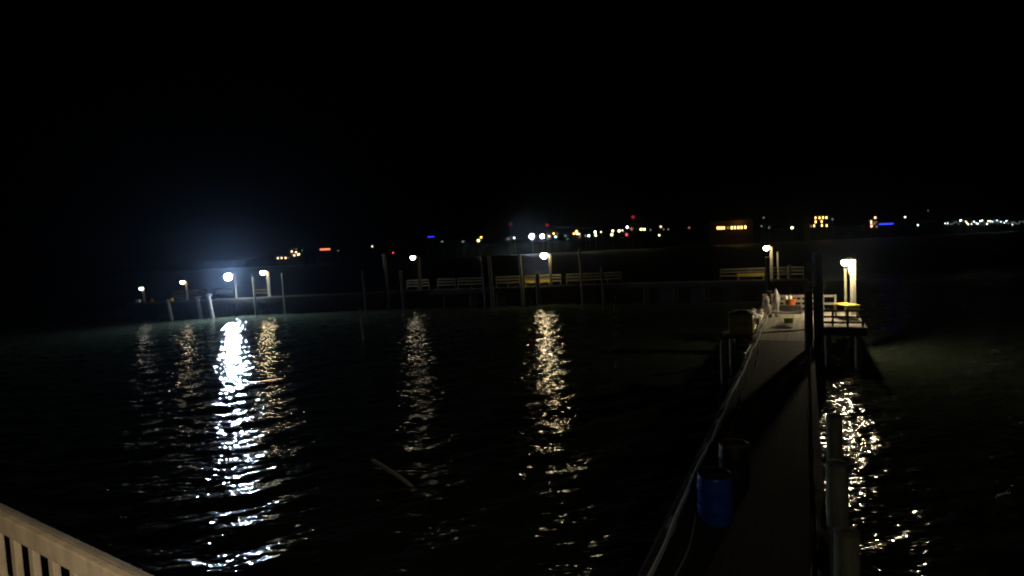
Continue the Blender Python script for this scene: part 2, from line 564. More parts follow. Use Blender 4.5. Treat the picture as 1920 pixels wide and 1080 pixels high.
NL = (19.74, 36.20, 5.43)
nb = (*(20.52, 36.80, 2.54)[:2], DZ)
t = lamp_post('broad pale post of the nearest lamp, behind the bright yellow table', nb, NL, 0.23, 'near_glow', None, 0.2)
MB().use('post_paint').tube([(-0.16, -0.1, 2.1), (-0.17, -0.1, 2.4), (-0.30, -0.14, 2.65), (-0.34, -0.14, 2.9), (-0.16, -0.1, 3.15)], 0.028, 8).build('conduit', t, True)
pp = (20.50, 37.60, 4.90)
t = thing('standpipe', 'slim green grey pipe standing just left of the nearest lamp post', 'pipe', (pp[0], pp[1], DZ))
MB().use('pile_wood').tube([(0, 0, 0), (0, 0, pp[2] - DZ)], 0.07, 12).build('pipe', t, True)
MB().use('dull_steel').lathe([(0.1, 0), (0.1, 0.06), (0.03, 0.09)], 14, (0, 0, pp[2] - DZ + 0.001)).build('cap', t, True)

# yellow topped low table under the near lamp
yb = (19.40, 35.50, 3.04)
t = thing('table', 'low table with a bright yellow top under the nearest lamp', 'table', (yb[0], yb[1], DZ), PRZ + 0.42)
hb = yb[2] - DZ
MB().use('yellow_paint').box((0, 0, hb - 0.03), (0.80, 1.55, 0.06), bevel=0.012).build('top', t)
MB().use('yellow_dull').box((0, -0.70, hb - 0.20), (0.70, 0.04, 0.27)).build('apron', t)
for sx in (-0.3, 0.3):
    for sy in (-0.62, 0.66):
        MB().use('yellow_dull').box((sx, sy, (hb - 0.062) / 2), (0.08, 0.08, hb - 0.062)).build('leg', t)

# ------------------------------------------------------------------ gear on the pier head
def tote(label, loc, s, mat, lid=None, rz=PRZ, group=None, cat='tote'):
    t = thing('tote', label, cat, loc, rz, group)
    mb = MB().use(mat)
    mb.box((0, 0, s[2] * 0.46), (s[0] * 0.94, s[1] * 0.94, s[2] * 0.9), bevel=min(s) * 0.08)
    mb.build('tub', t)
    MB().use(lid or mat).box((0, 0, s[2] * 0.96), (s[0], s[1], s[2] * 0.08), bevel=min(s) * 0.03).build('lid', t)
    return t
tote('dull yellow fish tote, lower of the two stacked left of the pier head rail', P(33.6, -3.05, DZ), (1.25, 1.0, 0.58), 'yellow_tote', group='stacked yellow totes')
tote('dull yellow fish tote, upper of the two stacked left of the pier head rail', P(33.6, -3.08, DZ + 0.585), (1.25, 1.0, 0.5), 'yellow_tote', 'dark_plastic', PRZ + 0.04, group='stacked yellow totes')
mb = MB().use('grey_tarp')
r_ = bmesh.ops.create_grid(mb.bm, x_segments=14, y_segments=10, size=0.5)
for v in r_['verts']:
    x, y = v.co.x * 1.2, v.co.y * 0.95
    v.co = Vector((x, y, 0.14 + 0.05 * math.sin(x * 5 + 1) * math.cos(y * 4) - 0.5 * max(abs(x) - 0.4, 0) - 0.5 * max(abs(y) - 0.32, 0)))
ex = bmesh.ops.extrude_face_region(mb.bm, geom=mb.bm.faces[:])
for v in [e for e in ex['geom'] if isinstance(e, bmesh.types.BMVert)]:
    v.co.z = 0.0
o = mb.build('tarp', None, True)
o.location = P(33.6, -3.1, DZ + 1.087); o.rotation_euler = (0, 0, PRZ)
tag(o, 'crumpled grey tarp heaped on the stacked yellow totes', 'tarp')

def trap(label, loc, rz, group):
    t = thing('wire_trap', label, 'trap', loc, rz, group)
    L, Wd, H = 1.0, 0.55, 0.38
    mb = MB().use('trap_wire')
    r = 0.012
    for i in range(9):
        x = -L / 2 + L * i / 8
        mb.tube([(x, -Wd / 2, 0.02), (x, -Wd / 2, H), (x, Wd / 2, H), (x, Wd / 2, 0.02)], r, 4)
    for j in range(4):
        z = 0.02 + (H - 0.02) * j / 3
        mb.tube([(-L / 2, -Wd / 2, z), (L / 2, -Wd / 2, z)], r, 4)
        mb.tube([(-L / 2, Wd / 2, z), (L / 2, Wd / 2, z)], r, 4)
    for j in range(1, 4):
        y = -Wd / 2 + Wd * j / 4
        mb.tube([(-L / 2, y, H), (L / 2, y, H)], r, 4)
    mb.build('cage', t)
    MB().use('dark_wood').box((0, 0, 0.012), (L * 0.95, Wd * 0.9, 0.02)).build('runner', t)
    return t
GT = 'wire traps stacked at the pier head'
for k, lab in enumerate(('bottom brown wire trap of the stack behind the rope hung post', 'middle brown wire trap of the stack behind the rope hung post', 'top brown wire trap of the stack behind the rope hung post')):
    trap(lab, P(43.2, -2.15 + 0.04 * k, DZ + 0.4 * k), PRZ + 0.05 * k, GT)

# dark post with white rope bundles
bp_ = (15.76, 37.53, 2.20)
t = thing('mooring_post', 'dark square post at the left of the lit pier head with white rope on it', 'post', (bp_[0], bp_[1], DZ), PRZ)
MB().use('dark_wood').box((0, 0, 0.8), (0.24, 0.24, 1.6), bevel=0.02).build('shaft', t)
MB().use('old_wood').box((0, 0, 1.615), (0.27, 0.27, 0.03), bevel=0.01).build('top', t)
def coil(label, loc, rz, R, n, r, flat=False, mat='white_plastic'):
    pts = []
    for k in range(n * 18):
        a = k * 2 * math.pi / 18
        rr = R * (1 + 0.10 * math.sin(k * 1.7) + (0.5 * k / (n * 18) if flat else 0))
        if flat:
            pts.append((rr * math.cos(a), rr * math.sin(a), 0.03 + 0.02 * (1 + math.sin(k * 0.9))))
        else:
            q = 0.75 + 0.35 * math.sin(k // 18 * 2.3)
            pts.append((rr * 0.42 * q * math.cos(a) + 0.05 * math.sin(k // 18 * 1.9), -0.03 - 0.13 * k / (n * 18) + 0.02 * math.sin(k * 2.1), rr * (0.9 + 0.5 * q) * math.sin(a) - 0.12 * q))
    o = MB().use(mat).tube(pts, r, 6).build('rope_coil', None, True)
    o.location = loc; o.rotation_euler = (0, 0, rz)
    return tag(o, label, 'rope')
coil('white rope coil hanging high on the dark mooring post', (bp_[0] - 0.22, bp_[1] - 0.12, DZ + 1.1), PRZ, 0.24, 7, 0.03)
coil('white rope coil hanging low on the dark mooring post', (bp_[0] - 0.12, bp_[1] - 0.14, DZ + 0.62), PRZ, 0.22, 7, 0.034)
coil('loose tan rope coiled flat on the lit deck before the mooring post', (*(14.57, 33.13, 2.20)[:2], DZ), 0.4, 0.34, 5, 0.03, True, 'rope')

# white tarp wrapped post
wp = (16.18, 37.50, 2.20)
t = thing('wrapped_post', 'post wrapped in off white tarp with a pointed white top on the pier head', 'post', (wp[0], wp[1], DZ), 0)
MB().use('old_wood').box((0, 0, 0.5), (0.14, 0.14, 1.0)).build('shaft', t)
mb = MB().use('tarp')
prof = [(0.10, 0.12), (0.13, 0.25), (0.12, 0.5), (0.14, 0.75), (0.19, 0.98), (0.21, 1.15), (0.16, 1.28), (0.11, 1.38)]
mb.lathe(prof, 20)
for v in mb.bm.verts:
    a = math.atan2(v.co.y, v.co.x)
    f = 1 + 0.22 * math.sin(a * 5 + v.co.z * 4) + 0.08 * math.sin(a * 9)
    v.co.x *= f; v.co.y *= f
mb.build('wrap', t, True)
MB().use('white_plastic').lathe([(0.10, 1.385), (0.105, 1.45), (0.085, 1.58), (0.05, 1.7), (0.02, 1.74)], 16).build('tip', t, True)

# dark crates, orange basket, white buoys
def crate(label, loc, s, mat, rz, group=None, name='crate'):
    t = thing(name, label, name, loc, rz, group)
    mb = MB().use(mat)
    mb.box((0, 0, 0.02), (s[0], s[1], 0.04))
    mb.build('base', t)
    for sx, sy, w, d in ((0, -1, s[0], 0.03), (0, 1, s[0], 0.03), (-1, 0, 0.03, s[1] - 0.064), (1, 0, 0.03, s[1] - 0.064)):
        mb = MB().use(mat)
        x, y = sx * (s[0] / 2 - 0.015), sy * (s[1] / 2 - 0.015)
        for k in range(3):
            mb.box((x, y, 0.05 + s[2] * (0.14 + 0.31 * k)), (w, d, s[2] * 0.24))
        mb.build('side', t)
    return t
ob = (17.74, 38.90, 2.33)
crate('long dark crate under the orange basket on the pier head', (ob[0] - 0.05, ob[1] + 0.1, DZ), (1.35, 0.8, 0.48), 'dark_wood', PRZ)
t = thing('basket', 'orange plastic basket sitting on the dark crate at the pier head', 'basket', (ob[0], ob[1] + 0.1, DZ + 0.55), PRZ)
mb = MB().use('orange_plastic')
mb.lathe([(0.22, 0.0), (0.29, 0.32), (0.32, 0.33), (0.32, 0.37), (0.28, 0.37), (0.26, 0.28), (0.1, 0.24)], 20)
bmesh.ops.scale(mb.bm, vec=(1.15, 0.85, 1.0), verts=mb.bm.verts)
mb.build('tub', t, True)
MB().use('orange_plastic').tube([(-0.33, 0, 0.36), (-0.36, 0, 0.42), (-0.30, 0, 0.44), (-0.26, 0, 0.38)], 0.016, 6).build('handle', t, True)
MB().use('orange_plastic').tube([(0.33, 0, 0.36), (0.36, 0, 0.42), (0.30, 0, 0.44), (0.26, 0, 0.38)], 0.016, 6).build('handle', t, True)
for px, py, lab in ((1475, 571, 'small white buoy at the left end of the orange basket'), (1484, 569, 'small white buoy standing at the middle of the orange basket')):
    c = (ob[0] + (px - 1484) * 0.031, ob[1] + 0.1, DZ + 0.86)
    t = thing('buoy', lab, 'buoy', c, 0, 'white buoys in the orange basket')
    MB().use('white_plastic').lathe([(0.03, 0.0), (0.09, 0.05), (0.10, 0.2), (0.07, 0.27), (0.025, 0.29)], 14).build('float', t, True)
    MB().use('orange_plastic').cone((0, 0, 0.292), (0, 0, 0.36), 0.02, 0.02, 8).build('stem', t)
gc = (15.66, 34.62, 2.20)
tote('small yellow green tote on the lit deck in front of the dark crate', (gc[0], gc[1] + 0.1, DZ), (0.5, 0.36, 0.3), 'green_tote')
# rope barrier across the head, with its right hand post
ep = (17.45, 36.26, 2.20)
t = thing('post', 'short weathered post at the right end of the white barrier hose', 'post', (ep[0], ep[1], DZ), PRZ)
MB().use('old_wood').box((0, 0, 0.6), (0.2, 0.2, 1.2), bevel=0.015).build('shaft', t)
MB().use('grey_wood').box((0, 0, 1.216), (0.23, 0.23, 0.03), bevel=0.008).build('top', t)
a = Vector((bp_[0] + 0.1, bp_[1] - 0.16, DZ + 0.42)); b_ = Vector((ep[0] - 0.05, ep[1] - 0.15, DZ + 0.50))
pts = []
for k in range(21):
    s = k / 20
    p = a.lerp(b_, s)
    p.z += -0.14 * math.sin(math.pi * s) + 0.03 * s
    pts.append(p)
tag(MB().use('white_plastic').tube(pts, 0.045, 8).build('hose', None, True), 'thick white hose slung between the posts across the lit pier head', 'hose')
pts = []
for k in range(15):
    s = k / 14
    p = Vector((12.70, 31.26, 2.20)).lerp(Vector((15.52, 31.92, 2.20)), s)
    p.z = DZ + 0.035
    p.y += 0.08 * math.sin(s * 7)
    pts.append(p)
tag(MB().use('black_rubber').tube(pts, 0.04, 8).build('hose', None, True), 'black hose crossing the pale deck at the near edge of the pier head', 'hose')

# ------------------------------------------------------------------ white spar in the water and the thin stake and buoy
a = Vector((-5.07, 20.67, 0.02)); b_ = Vector((-3.49, 18.80, 0.00))
d_ = (b_ - a)
tag(MB().use('white_plastic').tube([a + Vector((0, 0, 0.13)), a.lerp(b_, 0.33) + Vector((0, 0, 0.10)), a.lerp(b_, 0.66) + Vector((0, 0, 0.05)), b_ + d_ * 0.15 + Vector((0, 0, -0.12))], [0.07, 0.068, 0.066, 0.062], 10).build('spar', None, True),
    'white spar floating low in the dark water at lower centre', 'spar')
sp = (-12.70, 51.56, 0.00)
t = thing('stake', 'thin grey stake standing alone in the water left of centre', 'stake', (sp[0], sp[1], -1.5))
MB().use('grey_wood').tube([(0, 0, 0), (-0.10, 0, 2.0), (-0.2, 0, 4.2)], [0.08, 0.075, 0.07], 10).build('shaft', t, True)
MB().use('grey_wood').lathe([(0.07, 0), (0.05, 0.03), (0.01, 0.04)], 10, (-0.2, 0, 4.201)).build('top', t, True)
bu = (12.59, 15.52, 0.00)
t = thing('mooring_buoy', 'faint grey mooring buoy floating in the black water at lower right', 'buoy', (bu[0], bu[1], -0.1))
MB().use('grey_tarp').lathe([(0.05, -0.15), (0.18, -0.05), (0.24, 0.1), (0.2, 0.25), (0.08, 0.33), (0.03, 0.34)], 18).build('float', t, True)
MB().use('steel').tube([(0, 0, 0.341), (0.0, 0, 0.4), (0.05, 0, 0.44), (0.09, 0, 0.40), (0.09, 0, 0.3)], 0.015, 6).build('ring', t, True)

# ------------------------------------------------------------------ far pier in three runs
def run(name, label, A, B, width):
    A = Vector(A); B = Vector(B)
    d = B - A
    L = d.length
    rz = math.atan2(d.y, d.x)
    t = thing(name, label, 'pier', (A.x, A.y, DZ), rz, 'runs of the far pier')
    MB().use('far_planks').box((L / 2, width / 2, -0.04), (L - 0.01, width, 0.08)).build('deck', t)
    MB().use('dark_wood').box((L / 2, -0.052, -0.28), (L - 0.01, 0.1, 0.5)).build('fascia', t)
    MB().use('dark_wood').box((L / 2, width * 0.5, -0.25), (L - 0.3, width * 0.8, 0.3)).build('substructure', t)
    MB().use('far_rail_wood').box((L / 2, 0.09, 0.09), (L - 0.01, 0.16, 0.15), bevel=0.015).build('kerb', t)
    n = int(L // 3.2)
    for k in range(n + 1):
        x = 0.4 + (L - 0.8) * k / n
        for y in (0.25, width - 0.3):
            MB().use('dark_wood').cone((x, y, -4.2), (x, y, -0.1), 0.17, 0.16, 10).build('support_pile', t, True)
    # low wave screen of close boards under the front edge
    MB().use('dark_wood').box((L / 2, 0.55, -1.5), (L - 0.3, 0.06, 2.0)).build('wave_screen', t)
    return t, rz, L
FA, FB, FC, FD = (-50.5, 80.3), (-16.0, 79.6), (12.2, 74.4), (32.2, 66.6)
run('far_pier', 'left run of the far pier under the brilliant floodlight', FA, FB, 3.0)
run('far_pier', 'middle run of the far pier below the two warm lamps', FB, FC, 3.0)
run('far_pier', 'right run of the far pier seen beyond the lit pier head', FC, FD, 3.0)

def on_pier(x, back=0.0):
    """point on the far pier deck at world x, a given distance behind its front edge"""
    for A, B in ((FA, FB), (FB, FC), (FC, FD)):
        if x <= B[0] or B is FD:
            s = (x - A[0]) / (B[0] - A[0])
            d = Vector((B[0] - A[0], B[1] - A[1])).normalized()
            return (x - d.y * back, A[1] + s * (B[1] - A[1]) + d.x * back, DZ), math.atan2(d.y, d.x)

def far_rail(label, xa, xb, mat='far_rail_wood', heights=(0.55, 0.95, 1.3)):
    p, rz = on_pier((xa + xb) / 2, 2.85)
    h = (xb - xa) / math.cos(rz) / 2
    return railing('railing', label, -h, h, 0, 0, heights, 0.19, 1.7, mat, p, rz, 1.36, 'board railings along the back of the far pier')
far_rail('far board railing beside the brilliant floodlight post', (-40.20, 83.00, 4.41)[0], (-37.75, 83.00, 4.30)[0])
far_rail('far railing left of the floodlight, dark between two mooring piles', (-45.96, 83.00, 4.68)[0], (-41.35, 83.00, 4.46)[0], 'dark_wood')
far_rail('far board railing behind the warm lamp right of the floodlight', (-34.87, 83.00, 4.16)[0], (-32.78, 83.00, 4.06)[0], heights=(0.55, 0.95))
far_rail('far board railing behind the warm lamp left of centre', (-14.60, 81.70, 3.28)[0], (-11.49, 81.30, 3.15)[0])
far_rail('short far board railing just right of the lamp left of centre', (-10.39, 81.00, 3.12)[0], (-7.95, 80.50, 3.03)[0])
far_rail('dim far board railing between the two middle lamps', (-7.67, 80.50, 3.02)[0], (-3.98, 79.50, 2.90)[0], 'far_rail_wood')
far_rail('barely lit far board railing left of the yellow bench and its piling', (-2.58, 79.00, 2.87)[0], (0.58, 78.30, 2.76)[0])
far_rail('far board railing with the yellow bench before it near the middle lamp', (1.19, 78.00, 2.74)[0], (5.79, 77.00, 2.58)[0])
far_rail('far board railing right of the middle lamp beside a slender piling', (6.46, 77.00, 2.55)[0], (13.32, 75.60, 2.31)[0])
far_rail('far board railing behind the lamp past the lit pier head', (23.69, 71.50, 2.05)[0], (32.07, 69.00, 1.80)[0])

def bench(label, x, L):
    p, rz = on_pier(x, 2.3)
    t = thing('bench', label, 'bench', p, rz, 'yellow benches on the far pier')
    MB().use('yellow_dull').box((0, 0, 0.46), (L, 0.42, 0.06), bevel=0.01).build('seat', t)
    MB().use('yellow_dull').box((0, 0.235, 0.66), (L, 0.04, 0.22), bevel=0.008).build('backrest', t)
    for sx in (-1, 1):
        MB().use('yellow_dull').box((sx * (L / 2 - 0.12), 0, 0.215), (0.08, 0.38, 0.43)).build('leg', t)
    return t
bench('yellow bench in front of the railing under the middle lamp', (2.98, 77.00, 2.72)[0], 3.5)
bench('yellow bench in front of the railing left of the lamp past the pier head', (26.85, 69.80, 2.61)[0], 2.9)

GL = 'lamp posts on the far pier'
def far_lamp(label, px_pole, head, bulb, br, back=0.5, pw=0.24, pole_x=None, mat='post_paint'):
    (x, y, z), rz = on_pier(pole_x, back)
    return lamp_post(label, (x, y, z), head, pw, bulb, GL, br, mat)
def PX(head, dpx):
    return head[0] + dpx * head[1] / 1150.0
H1 = (-48.68, 80.60, 4.17); H2 = (-43.12, 80.40, 4.76); H4 = (-32.41, 80.20, 5.53); H5 = (-12.65, 79.60, 6.56); H6 = (4.16, 76.20, 6.09); H7 = (28.61, 68.60, 5.87)
far_lamp('leftmost small lamp post on the far pier', 0, H1, 'warm_glow_soft', 0.28, pole_x=PX(H1, 2.0), pw=0.2)
far_lamp('second small lamp post from the left end of the far pier', 0, H2, 'warm_glow_faint', 0.27, pole_x=PX(H2, 5.0), pw=0.2)
far_lamp('lamp post just right of the brilliant floodlight', 0, H4, 'warm_glow', 0.34, pole_x=PX(H4, 8.0), pw=0.34)
far_lamp('lamp post over the paired board railings left of centre', 0, H5, 'warm_glow_faint', 0.32, pole_x=PX(H5, 10.0), pw=0.36)
far_lamp('brightest warm lamp post above the yellow bench at centre', 0, H6, 'warm_glow', 0.42, pole_x=PX(H6, 9.5), pw=0.30)
far_lamp('lamp post standing beyond the lit pier head', 0, H7, 'warm_glow', 0.30, pole_x=PX(H7, 4.5), pw=0.22, back=1.6)

# floodlight
HF = (-36.74, 80.00, 5.18)
(fx, fy, fz), frz = on_pier(PX(HF, 6.0), 0.7)
t = thing('floodlight', 'brilliant blue white floodlight on a post at the left of the far pier', 'floodlight', (fx, fy, DZ))
MB().use('post_paint').box((0, 0, (HF[2] - DZ + 0.3) / 2), (0.2, 0.2, HF[2] - DZ + 0.3), bevel=0.01).build('post', t)
hx, hy, hz = HF[0] - fx, HF[1] - fy - 0.35, HF[2] - DZ
aim = math.atan2(0 - HF[0], HF[1])
M_ = Matrix.Rotation(aim, 4, 'Z') @ Matrix.Rotation(math.radians(12), 4, 'X')
c = Vector((hx, hy, hz))
ax_ = M_ @ Vector((0, -1, 0))
hd = MB().use('steel').cone(c - ax_ * 0.16, c, 0.26, 0.43, 24).build('lamp_head', t, True)
MB().use('flood_glow').cone(c + ax_ * 0.004, c + ax_ * 0.03, 0.40, 0.38, 24).build('lens', hd)
MB().use('steel').box((hx / 2, hy / 2 + 0.05, hz + 0.0), (abs(hx) + 0.6, 0.07, 0.07)).build('bracket', t)

# tall pilings at the front of the far pier
GP = 'tall pilings along the far pier'
def far_pile(label, px_top, r, mat='far_pile_wood', back=-0.35, lean=-0.25, group=GP):
    x = px_top[0]
    (bx, by, bz), rz = on_pier(x - lean, back)
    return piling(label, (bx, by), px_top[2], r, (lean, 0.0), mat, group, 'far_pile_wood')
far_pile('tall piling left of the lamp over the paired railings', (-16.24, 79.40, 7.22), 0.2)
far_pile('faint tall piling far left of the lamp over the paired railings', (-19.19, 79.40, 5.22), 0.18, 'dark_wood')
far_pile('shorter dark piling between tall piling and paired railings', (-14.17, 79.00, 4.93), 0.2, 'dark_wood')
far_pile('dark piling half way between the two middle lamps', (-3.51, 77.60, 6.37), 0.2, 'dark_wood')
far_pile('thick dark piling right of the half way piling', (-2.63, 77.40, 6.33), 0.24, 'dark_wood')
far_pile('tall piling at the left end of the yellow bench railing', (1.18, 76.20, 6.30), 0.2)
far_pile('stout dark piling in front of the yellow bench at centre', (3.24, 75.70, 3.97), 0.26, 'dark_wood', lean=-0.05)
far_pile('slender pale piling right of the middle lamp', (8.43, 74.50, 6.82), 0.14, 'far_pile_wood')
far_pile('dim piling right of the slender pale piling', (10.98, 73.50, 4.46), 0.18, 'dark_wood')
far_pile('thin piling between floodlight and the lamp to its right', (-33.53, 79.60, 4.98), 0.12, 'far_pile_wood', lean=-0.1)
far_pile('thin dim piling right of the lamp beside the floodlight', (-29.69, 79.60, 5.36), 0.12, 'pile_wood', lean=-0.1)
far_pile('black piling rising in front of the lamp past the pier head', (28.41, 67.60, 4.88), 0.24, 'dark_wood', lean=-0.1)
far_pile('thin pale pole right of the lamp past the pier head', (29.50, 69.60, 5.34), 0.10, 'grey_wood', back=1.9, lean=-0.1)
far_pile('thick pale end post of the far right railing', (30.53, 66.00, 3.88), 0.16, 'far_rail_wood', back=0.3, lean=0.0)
# mooring piles with cross pieces standing in the water at the left
def cross_pile(label, top, r, bar):
    t = piling(label, (top[0] + 0.5, 78.9), top[2], r, (-0.5, 0.0), 'grey_wood', 'mooring piles with cross pieces at the left')
    if bar:
        MB().use('grey_wood').box((-0.3, -0.25, top[2] + 1.6 - 0.1), (0.75, 0.12, 0.22), M=Matrix.Rotation(-0.12, 4, 'Y')).build('cross_piece', t)
    return t
cross_pile('dim mooring pile under the second lamp from the left', (-44.40, 79.00, 2.63), 0.2, False)
cross_pile('pale mooring pile with a cross piece, farther from the floodlight', (-40.60, 79.00, 2.86), 0.22, True)
cross_pile('brightest mooring pile with a cross piece just left of the floodlight', (-39.13, 79.00, 3.07), 0.24, True)
(cx_, cy_, cz_), crz = on_pier((-48.85, 80.40, 2.44)[0], 0.4)
tote('pale box at the foot of the leftmost lamp post', (cx_ - 0.35, cy_ - 0.1, DZ), (0.5, 0.5, 0.55), 'white_plastic', rz=0, cat='box')
for bx_, mat, lab in (((-47.49, 80.40, 1.88)[0], 'orange_plastic', 'tiny dull orange buoy on the pier right of the leftmost lamp'), ((-44.82, 80.40, 1.96)[0], 'yellow_paint', 'tiny dull yellow buoy on the pier below the second lamp')):
    (x, y, z), rz = on_pier(bx_, 0.5)
    t = thing('buoy', lab, 'buoy', (x, y, DZ), 0)
    MB().use(mat).lathe([(0.08, 0.0), (0.22, 0.12), (0.24, 0.3), (0.16, 0.48), (0.05, 0.55)], 16).build('float', t, True)
    MB().use(mat).cone((0, 0, 0.551), (0, 0, 0.66), 0.04, 0.03, 8).build('eye', t)

# ------------------------------------------------------------------ balcony railing at lower left
ra = Vector((-2.38, 2.58, 6.25)); rb = Vector((-1.00, 1.69, 6.25))
d_ = rb - ra
L = d_.length
t = thing('balcony_railing', 'white painted balcony railing crossing the lower left corner', 'railing', (ra.x, ra.y, 5.2), math.atan2(d_.y, d_.x))
zt = 6.25 - 5.2
MB().use('white_paint').box((L / 2, 0.0, zt - 0.04), (L + 0.6, 0.03, 0.074), bevel=0.005).build('top_board', t)
MB().use('shaded_paint').box((L / 2, 0.0175 + 0.011, zt - 0.02), (L + 0.6, 0.021, 0.036), bevel=0.003).build('cap', t)  # top of the rail, its weaker light put into a grey strip
MB().use('white_paint').box((L / 2, 0.0, zt - 0.315), (L + 0.6, 0.036, 0.07), bevel=0.005).build('middle_rail', t)
MB().use('white_paint').box((L / 2, 0.0, 0.1), (L + 0.6, 0.04, 0.09), bevel=0.006).build('bottom_rail', t)
n = int((L + 0.5) / 0.172)
for k in range(n + 1):
    x = -0.2 + k * 0.172
    MB().use('white_paint').box((x, 0.0, zt - 0.1785), (0.04, 0.024, 0.2), bevel=0.004).build('baluster', t)
    MB().use('white_paint').box((x, 0.0, (0.147 + zt - 0.352) / 2), (0.04, 0.024, zt - 0.352 - 0.147), bevel=0.004).build('baluster', t)
bd = thing('balcony', 'dark balcony floor below the white railing', 'balcony', (ra.x, ra.y, 5.2), math.atan2(d_.y, d_.x))
MB().use('dark_wood').box((L / 2, -0.9, -0.1), (L + 0.8, 2.0, 0.1)).build('floor', bd)
MB().use('dark_wood').box((L / 2, 0.05, -0.29), (L + 0.8, 0.05, 0.27)).build('joist', bd)

# the floodlight on the building wall behind the camera, which lights the near pier
wl_ = thing('wall_floodlight', 'floodlight on the building wall behind the balcony shining out along the pier', 'floodlight', (2.6, -1.2, 8.2), 0)
MB().use('steel').box((0, -0.14, 0), (0.36, 0.16, 0.26), bevel=0.02).build('lamp_head', wl_)
ld = bpy.data.lights.new('beam', 'SPOT')
ld.energy = 140.0
ld.color = (1.0, 0.90, 0.72)
ld.spot_size = math.radians(104)
ld.spot_blend = 0.75
ld.shadow_soft_size = 0.12
lo = bpy.data.objects.new('beam', ld)
COL.objects.link(lo)
lo.parent = wl_
lo.location = (0, 0.05, 0)
lo.rotation_euler = Vector((0.12, 0.9, -0.36)).to_track_quat('-Z', 'Y').to_euler()

# the porch lamp over the balcony
pl = thing('porch_lamp', 'warm porch lamp under the eave above the balcony', 'lamp', (-0.6, -0.6, 7.7), 0)
MB().use('steel').lathe([(0.03, 0.12), (0.12, 0.1), (0.15, -0.02), (0.14, -0.02), (0.10, 0.07)], 20).build('shade', pl, True)
ld = bpy.data.lights.new('bulb', 'SPOT')
ld.energy = 190.0
ld.color = (1.0, 0.75, 0.46)
ld.spot_size = math.radians(75)
ld.spot_blend = 0.8
ld.shadow_soft_size = 0.05
lo = bpy.data.objects.new('bulb', ld)
COL.objects.link(lo)
lo.parent = pl
lo.location = (0, 0, -0.02)
lo.rotation_euler = Vector((-1.2, 3.0, -1.5)).to_track_quat('-Z', 'Y').to_euler()

# ------------------------------------------------------------------ the town across the water
FAR = {}
def glow(key, col, s):
    FAR[key] = emat('town_' + key, col, s, False)
glow('white', (0.95, 0.97, 1.0), 9); glow('brilliant', (0.85, 0.93, 1.0), 60); glow('yellow', (1.0, 0.80, 0.36), 8)
glow('amber', (1.0, 0.56, 0.12), 6); glow('peach', (1.0, 0.66, 0.40), 4); glow('red', (1.0, 0.04, 0.10), 3); glow('dimred', (1.0, 0.02, 0.08), 0.5)
glow('blue', (0.03, 0.05, 1.0), 2.5); glow('dim', (0.85, 0.92, 1.0), 0.35); glow('dimgreen', (0.1, 0.8, 0.45), 0.25)
glow('cool', (0.8, 1.0, 0.95), 5); glow('orangebar', (1.0, 0.26, 0.12), 1.6); glow('window', (1.0, 0.66, 0.20), 4.5)
glow('windowwarm', (1.0, 0.62, 0.20), 4.0); glow('windowdim', (1.0, 0.5, 0.3), 0.3); glow('lime', (0.85, 0.95, 0.35), 7)

